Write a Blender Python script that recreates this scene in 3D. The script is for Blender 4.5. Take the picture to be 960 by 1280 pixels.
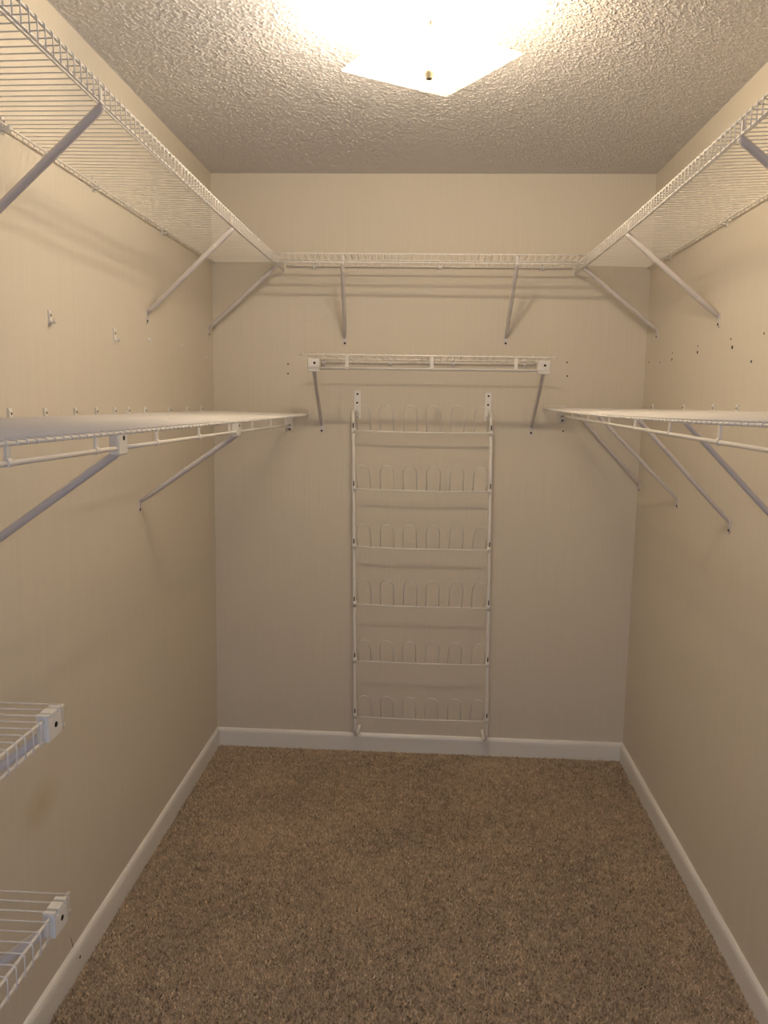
import bpy, math, random
import numpy as np
from mathutils import Vector, Matrix

for o in list(bpy.data.objects):
    bpy.data.objects.remove(o)
scene = bpy.context.scene
C = scene.collection
random.seed(7)
PI = math.pi

# ------------------------------------------------------------------ room size (metres)
XL, XR = -0.909, 0.874          # left and right wall faces
YF = -3.75                      # wall with the doorway, behind the camera
H = 2.44
CAM_Y, CAM_Z = -3.36246, 1.52691

# ------------------------------------------------------------------ camera
F_PX, YAW, PITCH, ROLL = 999.94, 0.05371, 0.13572, 0.01692
fw = Vector((-math.sin(YAW) * math.cos(PITCH), math.cos(YAW) * math.cos(PITCH), -math.sin(PITCH)))
r0 = Vector((math.cos(YAW), math.sin(YAW), 0))
u0 = r0.cross(fw)
rt = r0 * math.cos(ROLL) + u0 * math.sin(ROLL)
up = u0 * math.cos(ROLL) - r0 * math.sin(ROLL)
cam = bpy.data.cameras.new('camera')
cam.sensor_fit = 'VERTICAL'
cam.sensor_height = 24.0
cam.lens = 24.0 * F_PX / 1280
cam.clip_start = 0.02
cam_o = bpy.data.objects.new('camera', cam)
C.objects.link(cam_o)
m = Matrix((rt, up, -fw)).transposed().to_4x4()
m.translation = (0, CAM_Y, CAM_Z)
cam_o.matrix_world = m
scene.camera = cam_o

# ------------------------------------------------------------------ light and exposure
BULB = (470.0, 375.0)                     # emission strength of the two unlike bulbs (left, right)
BULB_COL = ((1.0, 0.86, 0.68), (1.0, 0.77, 0.49))
world = bpy.data.worlds.new('daylight')
scene.world = world
world.use_nodes = True
bg = world.node_tree.nodes['Background']   # daylight reaching the closet through its doorway
bg.inputs[0].default_value = (0.62, 0.73, 1.0, 1)
bg.inputs[1].default_value = 1.8
vs = scene.view_settings
vs.view_transform = 'Standard'
vs.look = 'None'
vs.gamma = 1.0
vs.use_curve_mapping = False
vs.exposure = 0.0


# ------------------------------------------------------------------ materials
def mat(name, col, rough=0.5, spec=0.5, metallic=0.0):
    m = bpy.data.materials.new(name)
    m.use_nodes = True
    b = m.node_tree.nodes['Principled BSDF']
    b.inputs['Base Color'].default_value = (*col, 1)
    b.inputs['Roughness'].default_value = rough
    b.inputs['Specular IOR Level'].default_value = spec
    b.inputs['Metallic'].default_value = metallic
    return m


def node(nt, kind, **kw):
    n = nt.nodes.new(kind)
    for k, v in kw.items():
        setattr(n, k, v)
    return n


def noise_of(m, scale, map_scale=(1, 1, 1), detail=2.0):
    nt = m.node_tree
    tc = node(nt, 'ShaderNodeTexCoord')
    mp = node(nt, 'ShaderNodeMapping')
    mp.inputs['Scale'].default_value = map_scale
    nz = node(nt, 'ShaderNodeTexNoise')
    nz.inputs['Scale'].default_value = scale
    nz.inputs['Detail'].default_value = detail
    nt.links.new(tc.outputs['Object'], mp.inputs['Vector'])
    nt.links.new(mp.outputs['Vector'], nz.inputs['Vector'])
    return nz


def ramp_col(m, nz, c0, c1, lo=0.3, hi=0.7):
    nt = m.node_tree
    r = node(nt, 'ShaderNodeValToRGB')
    r.color_ramp.elements[0].position = lo
    r.color_ramp.elements[0].color = (*c0, 1)
    r.color_ramp.elements[1].position = hi
    r.color_ramp.elements[1].color = (*c1, 1)
    nt.links.new(nz.outputs['Fac'], r.inputs['Fac'])
    nt.links.new(r.outputs['Color'], nt.nodes['Principled BSDF'].inputs['Base Color'])
    return r


def bump_of(m, nz, strength, dist):
    nt = m.node_tree
    b = node(nt, 'ShaderNodeBump')
    b.inputs['Strength'].default_value = strength
    b.inputs['Distance'].default_value = dist
    nt.links.new(nz.outputs['Fac'], b.inputs['Height'])
    nt.links.new(b.outputs['Normal'], nt.nodes['Principled BSDF'].inputs['Normal'])


def wall_material(name, stain=None):
    m = mat(name, (0.6, 0.5, 0.4), 0.75, 0.3)
    nz = noise_of(m, 1.0, (260, 260, 3), 3)
    r = ramp_col(m, nz, (0.69, 0.632, 0.535), (0.735, 0.675, 0.573), 0.25, 0.75)
    bump_of(m, nz, 0.15, 0.001)
    if stain:
        nt = m.node_tree
        geo = node(nt, 'ShaderNodeNewGeometry')
        sub = node(nt, 'ShaderNodeVectorMath', operation='SUBTRACT')
        sub.inputs[1].default_value = stain
        scl = node(nt, 'ShaderNodeVectorMath', operation='MULTIPLY')
        scl.inputs[1].default_value = (12, 11, 17)
        ln = node(nt, 'ShaderNodeVectorMath', operation='LENGTH')
        mr = node(nt, 'ShaderNodeMapRange')
        mr.inputs['From Min'].default_value = 0.1
        mr.inputs['From Max'].default_value = 1.2
        mr.inputs['To Min'].default_value = 0.55
        mr.inputs['To Max'].default_value = 0.0
        mx = node(nt, 'ShaderNodeMix', data_type='RGBA')
        nt.links.new(geo.outputs['Position'], sub.inputs[0])
        nt.links.new(sub.outputs[0], scl.inputs[0])
        nt.links.new(scl.outputs[0], ln.inputs[0])
        nt.links.new(ln.outputs['Value'], mr.inputs['Value'])
        nt.links.new(mr.outputs[0], mx.inputs['Factor'])
        nt.links.new(r.outputs['Color'], mx.inputs[6])
        mx.inputs[7].default_value = (0.56, 0.45, 0.26, 1)
        nt.links.new(mx.outputs[2], nt.nodes['Principled BSDF'].inputs['Base Color'])
    return m


M = {}
M['wall'] = wall_material('beige_wall')
M['wall_l'] = wall_material('beige_wall_stained', (XL, -1.60, 0.555))
M['ceil'] = mat('popcorn_ceiling', (0.68, 0.655, 0.645), 0.9, 0.2)
bump_of(M['ceil'], noise_of(M['ceil'], 300, detail=2), 0.35, 0.002)
M['base'] = mat('white_gloss_trim', (0.87, 0.85, 0.81), 0.35, 0.5)
bump_of(M['base'], noise_of(M['base'], 9, detail=2), 0.08, 0.004)
M['wire'] = mat('white_vinyl_wire', (0.82, 0.79, 0.75), 0.32, 0.5)
M['brace'] = mat('white_painted_steel', (0.66, 0.62, 0.61), 0.42, 0.5)
M['plastic'] = mat('white_plastic', (0.80, 0.78, 0.74), 0.45, 0.5)
M['rack'] = mat('white_rack_tube', (0.88, 0.86, 0.82), 0.4, 0.5)
M['loop'] = mat('cream_rack_wire', (0.88, 0.86, 0.82), 0.5, 0.4)
M['dark'] = mat('dark_hole', (0.015, 0.012, 0.01), 0.7, 0.2)
M['screw'] = mat('steel_screw', (0.25, 0.22, 0.19), 0.4, 0.5, 0.6)
M['brass'] = mat('aged_brass', (0.34, 0.30, 0.21), 0.45, 0.5, 0.5)
M['canopy'] = mat('white_canopy', (0.8, 0.77, 0.7), 0.35, 0.5)
M['floor'] = mat('carpet_backing', (0.25, 0.17, 0.11), 0.95, 0.1)
ramp_col(M['floor'], noise_of(M['floor'], 140), (0.28, 0.21, 0.15), (0.55, 0.43, 0.31))
M['door'] = mat('white_door_trim', (0.74, 0.72, 0.68), 0.4)

# carpet tufts: yarn colour per tuft comes from a colour attribute
mc = mat('carpet_yarn', (0.4, 0.3, 0.2), 0.95, 0.05)
at = node(mc.node_tree, 'ShaderNodeAttribute', attribute_name='yarn')
mc.node_tree.links.new(at.outputs['Color'], mc.node_tree.nodes['Principled BSDF'].inputs['Base Color'])
M['yarn'] = mc

# bulb
for bi_, (bc, be) in enumerate(zip(BULB_COL, BULB)):
    mb = bpy.data.materials.new('lit_bulb')
    mb.use_nodes = True
    nt = mb.node_tree
    nt.nodes.clear()
    em = node(nt, 'ShaderNodeEmission')
    em.inputs[0].default_value = (*bc, 1)
    em.inputs[1].default_value = be
    out = node(nt, 'ShaderNodeOutputMaterial')
    nt.links.new(em.outputs[0], out.inputs[0])
    M['bulb%d' % bi_] = mb

# frosted, pattern-printed glass
mg = bpy.data.materials.new('frosted_glass')
mg.use_nodes = True
nt = mg.node_tree
nt.nodes.clear()
out = node(nt, 'ShaderNodeOutputMaterial')
tr = node(nt, 'ShaderNodeBsdfTranslucent')
tc = node(nt, 'ShaderNodeTexCoord')
vo = node(nt, 'ShaderNodeTexVoronoi')
vo.inputs['Scale'].default_value = 38
cr = node(nt, 'ShaderNodeValToRGB')
cr.color_ramp.elements[0].position = 0.2
cr.color_ramp.elements[0].color = (0.62, 0.58, 0.5, 1)
cr.color_ramp.elements[1].position = 0.34
cr.color_ramp.elements[1].color = (0.93, 0.91, 0.87, 1)
nt.links.new(tc.outputs['Object'], vo.inputs['Vector'])
nt.links.new(vo.outputs['Distance'], cr.inputs['Fac'])
nt.links.new(cr.outputs['Color'], tr.inputs['Color'])
df = node(nt, 'ShaderNodeBsdfDiffuse')
df.inputs[0].default_value = (0.85, 0.84, 0.8, 1)
gl = node(nt, 'ShaderNodeBsdfGlossy')
gl.inputs['Roughness'].default_value = 0.15
m1 = node(nt, 'ShaderNodeMixShader')
m1.inputs[0].default_value = 0.14
m2 = node(nt, 'ShaderNodeMixShader')
m2.inputs[0].default_value = 0.05
nt.links.new(tr.outputs[0], m1.inputs[1])
nt.links.new(df.outputs[0], m1.inputs[2])
nt.links.new(m1.outputs[0], m2.inputs[1])
nt.links.new(gl.outputs[0], m2.inputs[2])
tp_ = node(nt, 'ShaderNodeBsdfTransparent')
m3 = node(nt, 'ShaderNodeMixShader')
m3.inputs[0].default_value = 0.84
nt.links.new(m2.outputs[0], m3.inputs[1])
nt.links.new(tp_.outputs[0], m3.inputs[2])
nt.links.new(m3.outputs[0], out.inputs[0])
M['glass'] = mg


# ------------------------------------------------------------------ mesh helpers
class MB:
    """collects shapes into one mesh"""
    def __init__(self):
        self.v, self.f, self.sm = [], [], []

    def add(self, v, f, smooth=False):
        n = len(self.v)
        self.v += [tuple(p) for p in v]
        self.f += [tuple(i + n for i in q) for q in f]
        self.sm += [smooth] * len(f)

    def box(self, lo, hi, bev=0.0):
        (x0, y0, z0), (x1, y1, z1) = lo, hi
        if not bev:
            v = [(x, y, z) for x in (x0, x1) for y in (y0, y1) for z in (z0, z1)]
            self.add(v, [(0, 1, 3, 2), (4, 6, 7, 5), (0, 4, 5, 1), (2, 3, 7, 6), (0, 2, 6, 4), (1, 5, 7, 3)])
            return self
        # chamfered along the z edges and top/bottom rims: stacked octagons
        b = bev
        def ring(i, z):
            a0, a1, c0, c1 = x0 + i, x1 - i, y0 + i, y1 - i
            return [(a0 + b, c0, z), (a1 - b, c0, z), (a1, c0 + b, z), (a1, c1 - b, z),
                    (a1 - b, c1, z), (a0 + b, c1, z), (a0, c1 - b, z), (a0, c0 + b, z)]
        v = ring(b * .7, z0) + ring(0, z0 + b) + ring(0, z1 - b) + ring(b * .7, z1)
        f = [tuple(range(7, -1, -1)), tuple(range(24, 32))]
        for k in range(3):
            for i in range(8):
                j = (i + 1) % 8
                f.append((k * 8 + i, k * 8 + j, k * 8 + 8 + j, k * 8 + 8 + i))
        self.add(v, f)
        return self

    def tube(self, pts, r, n=6, flat=None, smooth=True):
        """swept round bar; flat = (wide, thin, axis) gives a flattened section"""
        P = [Vector(p) for p in pts]
        rs = r if isinstance(r, (list, tuple)) else [r] * len(P)
        V, F = [], []
        t0 = (P[1] - P[0]).normalized()
        ref = Vector((0, 1, 0)) if abs(t0.y) < 0.9 else Vector((1, 0, 0))
        nrm = (ref - t0 * ref.dot(t0)).normalized()
        for i, p in enumerate(P):
            if i == 0:
                t = t0
            elif i == len(P) - 1:
                t = (P[i] - P[i - 1]).normalized()
            else:
                t = ((P[i + 1] - P[i]).normalized() + (P[i] - P[i - 1]).normalized()).normalized()
            nrm = (nrm - t * nrm.dot(t)).normalized()
            bn = t.cross(nrm)
            a, b = (rs[i], rs[i]) if not flat else (flat[0] / 2, flat[1] / 2)
            for k in range(n):
                an = 2 * PI * (k + .5) / n
                V.append(p + nrm * (math.cos(an) * a) + bn * (math.sin(an) * b))
        for i in range(len(P) - 1):
            for k in range(n):
                j = (k + 1) % n
                F.append((i * n + k, i * n + j, i * n + n + j, i * n + n + k))
        self.add(V, F, smooth)
        self.add(V[:n], [tuple(range(n - 1, -1, -1))])
        self.add(V[-n:], [tuple(range(n))])
        return self

    def lathe(self, prof, n=16, c=(0, 0, 0), axis='z', smooth=True):
        V, F = [], []
        for (r, h) in prof:
            for k in range(n):
                a = 2 * PI * k / n
                x, y = r * math.cos(a), r * math.sin(a)
                q = (x, y, h) if axis == 'z' else ((h, x, y) if axis == 'x' else (x, h, y))
                V.append((c[0] + q[0], c[1] + q[1], c[2] + q[2]))
        for i in range(len(prof) - 1):
            for k in range(n):
                j = (k + 1) % n
                F.append((i * n + k, i * n + j, i * n + n + j, i * n + n + k))
        self.add(V, F, smooth)
        for i, o in ((0, 1), (len(prof) - 1, 0)):
            if prof[i][0] > 1e-6:
                q = tuple(range(i * n, i * n + n))
                self.add([V[k] for k in q], [tuple(range(n))[::-1] if o else tuple(range(n))])
        return self

    def prism(self, poly, y0, y1):
        """polygon in x-z extruded along y"""
        n = len(poly)
        v = [(x, y0, z) for x, z in poly] + [(x, y1, z) for x, z in poly]
        f = [tuple(range(n)), tuple(range(2 * n - 1, n - 1, -1))]
        f += [(i, i + n, (i + 1) % n + n, (i + 1) % n) for i in range(n)]
        self.add(v, f)
        return self

    def mesh(self, name, m):
        me = bpy.data.meshes.new(name)
        me.from_pydata(self.v, [], self.f)
        me.polygons.foreach_set('use_smooth', self.sm)
        me.materials.append(M[m])
        me.validate()
        import bmesh
        bm = bmesh.new()
        bm.from_mesh(me)
        bmesh.ops.remove_doubles(bm, verts=bm.verts, dist=1e-6)
        bmesh.ops.recalc_face_normals(bm, faces=bm.faces)
        bm.to_mesh(me)
        bm.free()
        return me


def put(name, me, parent=None, loc=(0, 0, 0), rot=(0, 0, 0)):
    o = bpy.data.objects.new(name, me)
    C.objects.link(o)
    o.parent = parent
    o.location = loc
    o.rotation_euler = rot
    return o


def empty(name, loc, rotz=0):
    o = bpy.data.objects.new(name, None)
    o.empty_display_size = 0.05
    C.objects.link(o)
    o.location = loc
    o.rotation_euler = (0, 0, rotz)
    return o


def tag(o, label=None, cat=None, group=None, kind=None):
    for k, v in (('label', label), ('category', cat), ('group', group), ('kind', kind)):
        if v:
            o[k] = v
    return o


def box_obj(name, lo, hi, m, kind='structure'):
    return tag(put(name, MB().box(lo, hi).mesh(name, m)), kind=kind)


# ------------------------------------------------------------------ room shell
T = 0.12
floor = box_obj('floor', (XL - T, YF - T, -0.1), (XR + T, T, 0.0), 'floor')
wall_left = box_obj('wall_left', (XL - T, YF - T, 0), (XL, 0, H + .1), 'wall_l')
wall_right = box_obj('wall_right', (XR, YF - T, 0), (XR + T, 0, H + .1), 'wall')
wall_back = box_obj('wall_back', (XL - T, 0, 0), (XR + T, T, H + .1), 'wall')
fr = MB()
DX0, DX1, DZ = -0.40, 0.42, 2.03
fr.box((XL, YF - T, 0), (DX0, YF, H + .1))
fr.box((DX1, YF - T, 0), (XR, YF, H + .1))
fr.box((DX0, YF - T, DZ), (DX1, YF, H + .1))
tag(put('wall_front', fr.mesh('wall_front', 'wall')), kind='structure')
cs = MB()
cs.box((DX0 - .06, YF, 0), (DX0, YF + .014, DZ + .06)).box((DX1, YF, 0), (DX1 + .06, YF + .014, DZ + .06))
cs.box((DX0, YF, DZ), (DX1, YF + .014, DZ + .06))
tag(put('trim_1', cs.mesh('trim_1', 'door')), kind='structure')


def smooth_noise(ny, nx, k, rng):
    a = rng.random((ny + 2 * k, nx + 2 * k))
    for _ in range(2):
        ker = np.ones(k) / k
        a = np.apply_along_axis(lambda q: np.convolve(q, ker, 'same'), 0, a)
        a = np.apply_along_axis(lambda q: np.convolve(q, ker, 'same'), 1, a)
    a = a[k:k + ny, k:k + nx]
    return (a - a.mean()) / a.std()


def array_mesh(name, co, tris_or_quads, m, smooth=False):
    n = tris_or_quads.shape[1]
    me = bpy.data.meshes.new(name)
    me.vertices.add(len(co))
    me.vertices.foreach_set('co', co.astype(np.float32).ravel())
    me.loops.add(tris_or_quads.size)
    me.loops.foreach_set('vertex_index', tris_or_quads.astype(np.int32).ravel())
    me.polygons.add(len(tris_or_quads))
    me.polygons.foreach_set('loop_start', np.arange(0, tris_or_quads.size, n, dtype=np.int32))
    me.polygons.foreach_set('use_smooth', np.full(len(tris_or_quads), smooth))
    me.update(calc_edges=True)
    me.materials.append(M[m])
    return me


# popcorn ceiling: real lumps on a fine grid
rng = np.random.default_rng(3)
step = 0.0038
CY0 = -2.3
gx = np.linspace(XL, XR, int((XR - XL) / step) + 1)
gy = np.concatenate(([YF], np.linspace(CY0, 0, int(-CY0 / step) + 1)))
ny, nx = len(gy), len(gx)
hgt = rng.normal(0, .8, (ny, nx)) + smooth_noise(ny, nx, 2, rng) * .5
hgt = np.clip(hgt, -0.4, 2.4) * 0.0010
hgt[0, :] = 0
hgt[:, 0] = hgt[:, -1] = hgt[-1, :] = 0.001
X, Y = np.meshgrid(gx, gy)
co = np.stack([X, Y, H - hgt], -1).reshape(-1, 3)
idx = np.arange(ny * nx).reshape(ny, nx)
q = np.stack([idx[:-1, :-1], idx[1:, :-1], idx[1:, 1:], idx[:-1, 1:]], -1).reshape(-1, 4)
ceiling = tag(put('ceiling', array_mesh('ceiling', co, q, 'ceil', False)), kind='structure')
slab = box_obj('ceiling_slab', (XL - T, YF - T, H + .004), (XR + T, T, H + .1), 'ceil')
slab.parent = ceiling

# baseboards: rounded top edge profile
BH, BT = 0.0816, 0.013
prof = [(0, 0), (BT, 0), (BT, BH * .72), (BT * .93, BH * .84), (BT * .72, BH * .93), (BT * .4, BH * .985), (0, BH)]
b = tag(put('baseboard_left', MB().prism(prof, YF, 0).mesh('baseboard_left', 'base'), None, (XL, 0, 0)), kind='structure')
put('paint_chip', MB().lathe([(.0001, .0006), (.004, .0006), (.0045, -.001)], 7, axis='x').mesh('paint_chip', 'dark'),
    b, (BT, -1.452, .046), (.5, 0, 0))
tag(put('baseboard_right', MB().prism(prof, 0, -YF).mesh('baseboard_right', 'base'), None, (XR, 0, 0), (0, 0, PI)),
    kind='structure')
tag(put('baseboard_back', MB().prism(prof, 0, XR - XL).mesh('baseboard_back', 'base'), None, (XL, 0, 0), (0, 0, -PI / 2)),
    kind='structure')

# carpet pile: thin leaning yarn tips
px_, py_ = 0.0058, 0.0058
CB = -2.7
tx = np.arange(XL + BT + .003, XR - BT - .002, px_)
ty = np.arange(CB, -BT - .002, py_)
X, Y = np.meshgrid(tx, ty)
n = X.size
X = X.ravel() + rng.uniform(-.0026, .0026, n)
Y = Y.ravel() + rng.uniform(-.0026, .0026, n)
hh = rng.uniform(.005, .0105, n)
rr = rng.uniform(.0034, .0052, n)
a0 = rng.uniform(0, 2 * PI, n)
lean = rng.normal(0, .0028, (n, 2))
V = np.zeros((n, 4, 3))
for k in range(3):
    V[:, k, 0] = X + rr * np.cos(a0 + k * 2 * PI / 3)
    V[:, k, 1] = Y + rr * np.sin(a0 + k * 2 * PI / 3)
    V[:, k, 2] = -.0005
V[:, 3, 0] = np.clip(X + lean[:, 0], XL + BT, XR - BT)
V[:, 3, 1] = np.minimum(Y + lean[:, 1], -BT)
V[:, 3, 2] = hh
bi = np.arange(n)[:, None] * 4
F = np.concatenate([bi + np.array([[0, 1, 3]]), bi + np.array([[1, 2, 3]]), bi + np.array([[2, 0, 3]])], 1).reshape(-1, 3)
me = array_mesh('carpet_pile', V.reshape(-1, 3), F, 'yarn')
big = smooth_noise(len(ty), len(tx), 34, rng).ravel()        # worn and brushed patches
mid = smooth_noise(len(ty), len(tx), 3, rng).ravel()
tone = np.clip(1 + .05 * big + .07 * mid + rng.normal(0, .20, n), .45, 1.7)
yarn = np.array([0.52, 0.42, 0.308])
colr = np.ones((n, 4, 4), np.float32)
colr[:, :, :3] = (yarn[None] * tone[:, None])[:, None, :]
ca = me.color_attributes.new('yarn', 'FLOAT_COLOR', 'POINT')
ca.data.foreach_set('color', colr.ravel())
tag(put('carpet_pile', me), 'beige brown cut pile carpet covering the whole closet floor', 'carpet', kind='stuff')

# ------------------------------------------------------------------ marks on the walls
HOLE = MB().lathe([(.0034, -.001), (.0034, .0006), (.002, .0009)], 9, axis='x').mesh('nail_hole', 'dark')
CHIP = MB().lathe([(.0062, -.001), (.0058, .0008), (.0036, .0012), (.003, .0003)], 9, axis='x').mesh('paint_chip', 'plastic')
for x, z in ((-.592, 1.680), (-.592, 1.641), (.559, 1.703), (.562, 1.648), (.556, 1.423)):
    put('nail_hole', HOLE, wall_back, (x, 0, z), (0, 0, -PI / 2))
for y, z, s in ((-.930, 1.728, .8), (-.945, 1.703, 1.5), (-.640, 1.728, .8), (-.640, 1.708, 1.4), (-.363, 1.724, .7),
                (-.363, 1.700, 1.2), (-.212, 1.697, .8), (-.054, 1.705, 1.0), (-1.164, 1.724, .8), (-1.093, 1.655, 1.1)):
    h = put('nail_hole', HOLE, wall_right, (XR, y, z), (0, 0, PI))
    h.scale = (1, s * 1.2, s * 1.1)
SCR = MB().tube([(0, 0, 0), (.0004, .010, -.03), (0, .014, -.05)], .0011, 4).mesh('scratch', 'screw')
put('scratch', SCR, wall_left, (XL, -1.475, .118))

# ------------------------------------------------------------------ wire shelving
WR = 0.00125         # deck wire radius
PITCH_W = 0.0254


def bend(cx, cz, r, a0, a1, n=3):
    return [(cx + r * math.cos(a0 + (a1 - a0) * i / n), 0, cz + r * math.sin(a0 + (a1 - a0) * i / n)) for i in range(n + 1)]


def wire_mesh(depth, lip):
    pts = [(.007, 0, -.0085), (.009, 0, -.003), (.015, 0, 0)]
    r = .006
    if lip:
        pts += bend(depth - r, -r, r, PI / 2, 0) + [(depth, 0, -lip)]
    else:
        pts += bend(depth - r, -r, r, PI / 2, -.2)
    return MB().tube(pts, WR, 6).mesh('cross_wire', 'wire')


CLIP = MB().prism([(0, -.018), (.004, -.018), (.0045, -.012), (.014, -.0135), (.0205, -.010), (.022, -.003),
                   (.0195, -.003), (.0175, -.0075), (.0135, -.0095), (.008, -.0085), (.006, -.003), (.0055, .012),
                   (.004, .017), (0, .018)], -.0065, .0065).mesh('wall_clip', 'plastic')
NAIL = MB().lathe([(.0032, 0), (.0032, .0018), (.0018, .0028)], 8, axis='x').mesh('nail', 'screw')
SCREW = MB().lathe([(.0042, -.0005), (.0042, .0010), (.0026, .0016)], 9, axis='x').mesh('screw', 'dark')
FOOT = MB().prism([(0, 0), (.0032, .0), (.0045, .02), (.0045, .03), (0, .034)], -.0085, .0085)
FOOT.lathe([(.0085, 0), (.0085, .0032)], 12, (0, 0, 0), 'x', False)
FOOT = FOOT.mesh('foot_plate', 'brace')


def brace(parent, top, foot, hook=0.0, r=.0086):
    """diagonal pole from the shelf front to a flattened foot on the wall (local coordinates of the shelf)"""
    t, f = Vector(top), Vector(foot)
    base = Vector((.004, f.y, f.z + .026))
    d = (t - base).normalized()
    mb = MB()
    mb.tube([base - d * .004, base + d * .016, base + d * .03, t - d * .012, t], [r * .55, r * .85, r, r, r * .8], 8)
    if hook:                                     # flat tongue that hooks over the two lip rods
        mb.box((t.x - .006, t.y - .006, t.z - .004), (t.x - .002, t.y + .006, t.z + hook), .001)
    b = put('brace', mb.mesh('brace', 'brace'), parent)
    p = put('foot_plate', FOOT, b, (0, f.y, f.z))
    put('screw', SCREW, b, (.0034, f.y, f.z + .001))
    return b


def block_mesh(w=.05, h=.05, d=.02, slots=False):
    mb = MB()
    if slots:                                   # saddle with three fingers between the deck wires
        mb.box((-d, -w / 2, -h), (.003, w / 2, -.004), .002)
        for a, c in ((-w / 2, -.0152), (-.0102, .0102), (.0152, w / 2)):
            mb.box((-d, a, -.006), (.003, c, .005), .0012)
    else:
        mb.box((-d, -w / 2, -h), (.003, w / 2, 0), .0025)
    return mb.mesh('bracket_block', 'plastic')


BLOCK = block_mesh(.047, .050, .016)
BLOCK_SLOT = block_mesh(.047, .041, .018, True)
BHOLE = MB().lathe([(.0048, -.001), (.0048, .0005)], 10, axis='x').mesh('screw_hole', 'dark')


def curve(pts):
    ys = [p[0] for p in pts]
    zs = [p[1] for p in pts]
    def f(y):
        return float(np.interp(y, ys, zs)) if len(ys) > 1 else zs[0]
    return f


def smooth_curve(pts):
    c = np.polyfit([p[0] for p in pts], [p[1] for p in pts], min(2, len(pts) - 1))
    return lambda y: float(np.polyval(c, y))


def wire_shelf(label, origin, rotz, y0, y1, depth, lip=0.0, zf=lambda y: 0.0, zw=lambda y: 0.0,
               stiff=None, clips=(), braces=(), group=None, clip_up=0.0, end_gap=0.0):
    """local frame: x away from the wall, y along it, z up; deck at z = 0"""
    root = empty('wire_shelf', origin, rotz)
    tag(root, label, 'shelf', group)
    W = wire_mesh(depth, lip)
    n = int((y1 - y0 - .008) / PITCH_W)
    off = (y1 - y0 - n * PITCH_W) / 2 if not end_gap else y1 - end_gap - n * PITCH_W - y0
    for i in range(n + 1):
        y = y0 + off + i * PITCH_W
        a = -math.atan2(zf(y) - zw(y), depth)
        put('cross_wire', W, root, (0, y, zw(y)), (0, a, 0))
    ys = np.linspace(y0, y1, max(2, int((y1 - y0) / .15) + 1))

    def rod(name, x, dz, r, a=y0, b_=y1):
        yy = np.linspace(a, b_, max(2, int(abs(b_ - a) / .12) + 1))
        pts = [(x, float(y), zw(y) + (zf(y) - zw(y)) * x / depth + dz) for y in yy]
        return put(name, MB().tube(pts, r, 8).mesh(name, 'wire'), root)
    rod('back_rod', .014, -WR - .0025, .0026)
    fr_ = .0031 if not lip else .0027
    rod('front_rod', depth - WR - fr_ - .0002, -WR - fr_, fr_)
    if lip:
        rod('lip_rod', depth - WR - .0027, -lip + .003, .0028)
    for s in (stiff or ()):
        rod('stiffener_rod', s, -WR - .0026, .0026)
    for y in clips:
        c = put('wall_clip', CLIP, root, (0, y, zw(y) + clip_up))
        put('nail', NAIL, c, (.005, .001, .006))
    for bt, ft in braces:
        brace(root, bt, ft, lip * .8 if lip else 0.0)
    root_ = root
    return root_, rod


UP = .305
# upper left shelf: runs along the left wall up to the back wall
zl = smooth_curve([(-2.9, .028), (-2.1, .013), (-1.83, .007), (-1.33, -.010), (-.7, -.008), (-.2, 0.002)])
Z0 = 2.090
wire_shelf('long white wire shelf with front lip running high along the left wall', (XL, 0, Z0), 0, -2.95, -.006, UP, .038,
           zl, lambda y: 0.0, (UP - .045,), (-2.4, -1.642, -1.182, -.62, -.15),
           [((UP - .004, -2.75, zl(-2.75) - .038), (0, -2.72, -.30)),
            ((UP - .004, -1.847, zl(-1.847) - .038), (0, -1.80, -.29)),
            ((UP - .004, -.870, zl(-.87) - .040), (0, -.791, -.318)),
            ((UP - .006, -.150, zl(-.15) - .036), (0, -.065, -.298))],
           'high wire shelves with front lips')
# upper right shelf
zr = smooth_curve([(.2, .003), (1.0, -.012), (1.5, -.012), (1.85, -.006), (2.9, .004)])
wire_shelf('long white wire shelf with front lip running high along the right wall', (XR, 0, 2.082), PI, .006, 2.95, UP, .038,
           zr, lambda y: 0.0, (UP - .045,), (.27, .832, 1.36, 2.2),
           [((UP - .004, .19, zr(.19) - .036), (0, .150, -.285)),
            ((UP - .004, .862, zr(.862) - .038), (0, .821, -.303)),
            ((UP - .004, 1.735, zr(1.735) - .038), (0, 1.70, -.29)),
            ((UP - .004, 2.7, zr(2.7) - .038), (0, 2.66, -.29))],
           'high wire shelves with front lips')
# upper back shelf fits between the two side shelves
wire_shelf('short high wire shelf with front lip on the back wall between the two side shelves', (0, 0, 2.079), -PI / 2,
           XL + UP + .008, XR - UP - .008, UP, .038, lambda y: -.002, lambda y: 0.0, (.16,), (-.48, .03, .44),
           [((UP - .004, -.335, -.036), (0, -.355, -.312)), ((UP - .004, .311, -.036), (0, .306, -.304))],
           'high wire shelves with front lips')

# ------------------------------------------------------------------ middle shelves with a hanging rod
MD, HX = .407, .325
TAB = MB().prism([(-.0018, .0435), (.0018, .0435), (.0022, .008), (.0052, .004), (.0060, 0), (.0045, -.0045), (0, -.0062),
                  (-.0045, -.0045), (-.0052, 0), (-.0030, .004), (-.0022, .008)], -.0062, .0062).mesh('rod_hanger', 'wire')


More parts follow.
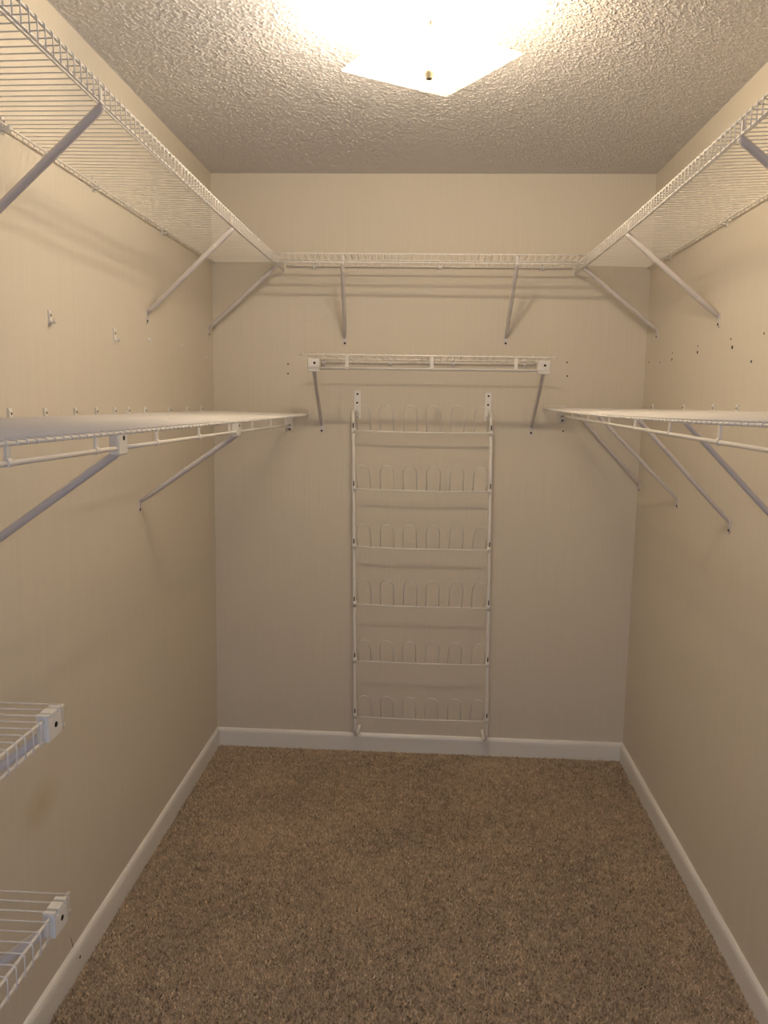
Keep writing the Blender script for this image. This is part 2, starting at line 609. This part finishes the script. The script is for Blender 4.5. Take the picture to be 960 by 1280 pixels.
def mid_shelf(label, origin, rotz, y0, y1, zf, zw, hz, hy0, hy1, tabs, clips, braces, blocks, ends=(), clip_up=.006,
              gaps=(), stiff=(.18,), brace_r=.0084):
    root, rod = wire_shelf(label, origin, rotz, y0, y1, MD, 0, zf, zw, stiff, clips, (), 'deeper wire shelves with hanging rod',
                           clip_up)
    cuts = [hy0] + [g for gg in gaps for g in gg] + [hy1]
    for a, b_ in zip(cuts[::2], cuts[1::2]):
        yy = np.linspace(a, b_, max(2, int(abs(b_ - a) / .2) + 1))
        put('hanging_rod', MB().tube([(HX, float(y), hz(y)) for y in yy], .0044, 10).mesh('hanging_rod', 'wire'), root)
    for y in tabs:
        gap = zw(y) + (zf(y) - zw(y)) * HX / MD - hz(y)
        put('rod_hanger', TAB, root, (HX, y, hz(y))).scale = (1, 1, (gap - .0015) / .0435)
    for t, f in braces:
        brace(root, t, f, 0.0, brace_r)
    for y in blocks:
        k = put('bracket_block', BLOCK, root, (HX + .004, y, hz(y) + .037))
        put('screw_hole', BHOLE, k, (.003, .003, -.018))
    for y, s in ends:        # cup screwed to the end wall that carries the rod end
        mb = MB().box((-.014, 0, -.022), (.014, .004, .040), .0012)
        mb.box((-.010, 0, -.014), (.010, .016, -.0055), .0015).box((-.010, 0, -.007), (-.006, .016, .008), .0012)
        mb.box((.006, 0, -.007), (.010, .016, .008), .0012)
        e = put('rod_end_cup', mb.mesh('rod_end_cup', 'plastic'), root, (HX, y, hz(y)), (0, 0, 0 if s > 0 else PI))
        put('screw', SCREW, e, (0, .0045, -.0175), (0, 0, PI / 2))
    return root


# left
LZ = 1.482
lf = lambda y: -.0075
lh = smooth_curve([(-2.3, 1.434 - LZ), (-1.2, 1.432 - LZ), (0, 1.428 - LZ)])
mid_shelf('deep white wire shelf with hanging rod along the left wall at chest height', (XL, 0, LZ), 0, -2.95, -.006, lf,
          lambda y: 0.0, lh, -2.95, -.008, (-2.59, -2.28, -1.981, -1.665, -1.346, -1.034, -.723, -.413, -.105),
          (-2.1, -1.665, -1.504, -1.34, -1.21, -1.08, -.974, -.83, -.582, -.375, -.193),
          [((HX + .002, -1.882, lh(-1.88) - .006), (0, -1.85, 1.178 - LZ)),
           ((HX + .002, -.93, lh(-.93) - .006), (0, -.898, 1.178 - LZ)),
           ((HX + .002, -2.8, lh(-2.8) - .006), (0, -2.8, 1.178 - LZ))],
          (-1.872, -.936), [(-.0045, -1)], .002, ((-1.892, -1.852),))
# right (local y = -world y)
RZ = 1.520
rf = smooth_curve([(0, 1.517 - RZ), (.705, 1.511 - RZ), (1.443, 1.504 - RZ), (1.869, 1.504 - RZ), (2.3, 1.511 - RZ)])
rh = smooth_curve([(.08, 1.484 - RZ), (1.215, 1.470 - RZ), (2.03, 1.461 - RZ)])
sc = lambda y: CAM_Y + (y - CAM_Y) * (XR - HX) / .467
rt_tabs = [-sc(y) for y in (-.705, -.963, -1.245, -1.509, -1.774, -2.043, -2.31)]
tp = .295
mid_shelf('deep white wire shelf with hanging rod along the right wall at chest height', (XR, 0, RZ), PI, .006, 2.95, rf,
          lambda y: 0.0, rh, .008, 2.95, rt_tabs, (.154, .543, .832, 1.026, 1.5, 2.1),
          [((tp - .02, .045, 1.502 - RZ), (0, .033, 1.188 - RZ)), ((tp, .548, 1.499 - RZ), (0, .539, 1.186 - RZ)),
           ((tp - .01, 1.04, 1.497 - RZ), (0, 1.03, 1.178 - RZ)), ((tp, 1.50, 1.497 - RZ), (0, 1.49, 1.18 - RZ)),
           ((tp, 2.5, 1.500 - RZ), (0, 2.5, 1.18 - RZ))],
          (), [(.0045, 1)], .002, brace_r=.0066)
# back
BZ = 1.698
mid_shelf('short wire shelf with two square end brackets on the back wall above the shoe rack', (0, 0, BZ), -PI / 2,
          -.478, .458, lambda y: .004, lambda y: -.002 + .004 * y, lambda y: -.045 + .003 * y, -.452, .436,
          (-.312, .006, .318), (-.44, -.165, .095, .385),
          [((HX, -.437, -.050), (0, -.449, 1.405 - BZ)), ((HX, .421, -.050), (0, .424, 1.412 - BZ))],
          (-.437, .421), (), -.002, brace_r=.0072)

# ------------------------------------------------------------------ two low shelves by the entrance, on the left wall
for z, ye, lab in ((1.014, -2.094, 'upper of two small white wire shelves with end bracket low on the left wall'),
                   (.674, -2.100, 'lower of two small white wire shelves with end bracket low on the left wall')):
    root, rod = wire_shelf(lab, (XL, 0, z), 0, -2.98, ye, UP, .040, lambda y: 0.0, lambda y: 0.0, (.15,),
                           (-2.75, -2.3), [((UP - .012, ye - .048, -.034), (0, ye - .048, -.285)), ((UP - .012, -2.85, -.034), (0, -2.85, -.285))],
                           'low wire shelves near the doorway', end_gap=.010)
    k = put('bracket_block', BLOCK_SLOT, root, (UP + .002, ye - .048, 0))
    put('screw_hole', BHOLE, k, (.0032, .002, -.019))

# ------------------------------------------------------------------ leftover wall fixings on the left wall
ANCH = MB().lathe([(.0085, -.001), (.0085, .0015), (.0065, .0045), (.0035, .0045), (.003, .001)], 12, axis='x').mesh('wall_anchor', 'plastic')
AH = MB().lathe([(.0034, 0), (.0034, .0014)], 9, axis='x').mesh('screw_hole', 'dark')
for y, z, s, lab in ((-.774, 1.715, 1.0, 'round empty anchor in the left wall just below a brace foot of the high shelf'),
                     (-.428, 1.722, .8, 'faint empty anchor in the left wall between two brace feet of the high shelf'),
                     (-.112, 1.696, .85, 'round empty plastic anchor in the left wall close to the back corner')):
    a = put('wall_anchor', ANCH, None, (XL, y, z))
    a.scale = (1, s, s)
    tag(a, lab, 'wall anchor', 'empty anchors on the left wall')
    put('screw_hole', AH, a, (.0012, .001, -.001))
for y, z, s, lab in ((-1.461, 1.714, 1.0, 'smaller empty white shelf clip on the left wall, farther from the back corner'),
                     (-1.066, 1.704, 1.25, 'larger empty white shelf clip on the left wall, nearer the back corner')):
    a = put('wall_clip', CLIP, None, (XL, y, z))
    a.scale = (.8, s * .9, s)
    tag(a, lab, 'shelf clip', 'empty shelf clips on the left wall')
    put('nail', NAIL, a, (.005, .001, .006))
    put('nail', NAIL, a, (.005, .002, -.010))

# ------------------------------------------------------------------ hanging shoe rack on the back wall
PYR, RYR = -.075, -.092          # pole and rod distance from the wall
rack = empty('shoe_rack', (0, 0, 0))
tag(rack, 'tall white wire shoe rack with six tiers of loops hung on the back wall', 'shoe rack')


def lerp(a, b_, t):
    return a + (b_ - a) * t


ZT, ZB = 1.50, .13


def pole_x(side, z):
    t = (1.41 - z) / (1.41 - .157)
    return lerp(-.308, -.287, t) if side < 0 else lerp(.254, .278, t)


for s in (-1, 1):
    xt = pole_x(s, 1.5)
    px0 = xt + (.010 if s < 0 else -.008)
    # wall plate with two screws
    pl = MB().box((-.014, -.003, -.085), (.014, 0, .030), .001).box((-.014, -.006, .0275), (.014, 0, .0305), .0008)
    pl.tube([(-.004 * s, -.003, -.070), (-.004 * s, -.045, -.078), (-.004 * s, -.060, -.060)], .0045, 8)
    plate = put('mounting_plate', pl.mesh('mounting_plate', 'rack'), rack, (px0, 0, 1.545))
    put('screw', SCREW, plate, (0, -.0035, .016), (0, 0, -PI / 2))
    put('screw', SCREW, plate, (-.001, -.0035, -.020), (0, 0, -PI / 2))
    pts = [(px0, -.006, 1.475), (px0 + .004 * s, -.030, 1.492), (xt + .002 * s, -.058, 1.488), (xt, PYR, 1.462)]
    for z in (1.3, 1.0, .7, .4, .18):
        pts.append((pole_x(s, z), PYR, z))
    xb = pole_x(s, .13)
    pts += [(xb, PYR, .128), (xb - .002 * s, PYR + .004, .104), (xb - .006 * s, -.052, .092), (xb - .011 * s, -.026, .100), (xb - .013 * s, -.0145, .124)]
    pole = put('pole', MB().tube(pts, .0068, 10).mesh('pole', 'rack'), rack)
    for z in (1.413, 1.174, .932, .686, .440, .192):
        x = pole_x(s, z)
        put('rod_socket', MB().tube([(x, PYR, z - .014), (x, PYR, z + .010)], .0082, 10).mesh('rod_socket', 'rack'), pole)
        put('slot', MB().box((x - .002, PYR - .0088, z + .010), (x + .002, PYR - .004, z + .030)).mesh('slot', 'dark'), pole)
lp = []
LW, LH = .027, .098
for i in range(9):
    a = PI * i / 8
    lp.append((-LW * math.cos(a), -.075 - .024 * math.sin(a), LH - LW + LW * math.sin(a)))
lp = [(-LW, 0, .002), (-LW, -.035, .034)] + lp + [(LW, -.035, .034), (LW, 0, .002)]
LOOP = MB().tube(lp, .0016, 6).mesh('shoe_loop', 'loop')
for i, (z, ht) in enumerate(((1.413, .108), (1.174, .107), (.932, .112), (.686, .132), (.440, .123), (.192, .133))):
    xa, xb = pole_x(-1, z), pole_x(1, z)
    pts = [(xa, PYR, z), (xa + .006, RYR, z)] + [(lerp(xa, xb, t), RYR, z - .004 * math.sin(PI * t)) for t in (.1, .3, .5, .7, .9)] \
        + [(xb - .006, RYR, z), (xb, PYR, z)]
    rd = put('tier_rod', MB().tube(pts, .0026, 8).mesh('tier_rod', 'rack'), rack)
    for k in range(6):
        x = (xa + xb) / 2 + (k - 2.5) * .0945
        o = put('shoe_loop', LOOP, rd, (x, RYR + .002, z - .002), (0, random.uniform(-.03, .03), 0))
        o.scale = (1, 1, ht / LH)

# ------------------------------------------------------------------ ceiling light
LX, LY = -.0185, -1.409
light = empty('ceiling_light', (LX, LY, H), math.radians(-11.6))
tag(light, 'lit square bent glass ceiling light with two bulbs and a small finial', 'ceiling light')
put('canopy', MB().lathe([(.062, 0), (.062, -.012), (.055, -.024), (.036, -.030), (.034, -.046), (.028, -.052)], 28)
    .mesh('canopy', 'canopy'), light)
put('stem', MB().tube([(0, 0, -.045), (0, 0, -.172)], .0032, 10).mesh('stem', 'brass'), light)
put('finial', MB().lathe([(.004, -.156), (.0135, -.159), (.0138, -.163), (.0115, -.168), (.0085, -.173), (.0075, -.177), (.002, -.179)], 16).mesh('finial', 'brass'), light)
for s in (-1, 1):
    so = MB().tube([(s * .020, 0, -.040), (s * .048, 0, -.083)], .0145, 14)
    sk = put('socket', so.mesh('socket', 'canopy'), light)
    prf = [(.011, 0), (.012, .006), (.021, .022), (.0265, .036), (.026, .048), (.019, .060), (.009, .0665), (.0005, .068)]
    d = Vector((s * .036, 0, -.026)).normalized()
    bo = put('bulb', MB().lathe(prf, 16).mesh('bulb', 'bulb0' if s < 0 else 'bulb1'), light, Vector((s * .048, 0, -.082)))
    bo.rotation_mode = 'QUATERNION'
    bo.rotation_quaternion = d.to_track_quat('Z', 'Y')
GH = .149
n = 18
V, F = [], []
for lay in (0, 1):
    for j in range(n + 1):
        for i in range(n + 1):
            u, v = -1 + 2 * i / n, -1 + 2 * j / n
            r2 = (u * u + v * v) / 2
            x, y = u * GH, v * GH
            z = -.142 - .016 * (1 - max(abs(u), abs(v)) ** 2) + lay * .004
            V.append(((x - y) * math.sqrt(.5), (x + y) * math.sqrt(.5), z))
s1 = (n + 1) ** 2
for j in range(n):
    for i in range(n):
        a = j * (n + 1) + i
        F.append((a, a + n + 1, a + n + 2, a + 1))
        F.append((s1 + a, s1 + a + 1, s1 + a + n + 2, s1 + a + n + 1))
rim = [i for i in range(n)] + [j * (n + 1) + n for j in range(n)] + [n * (n + 1) + n - i for i in range(n)] + [(n - j) * (n + 1) for j in range(n)]
for a, c in zip(rim, rim[1:] + rim[:1]):
    F.append((a, c, s1 + c, s1 + a))
g = MB()
g.add(V, F, True)
put('glass_shade', g.mesh('glass_shade', 'glass'), light)
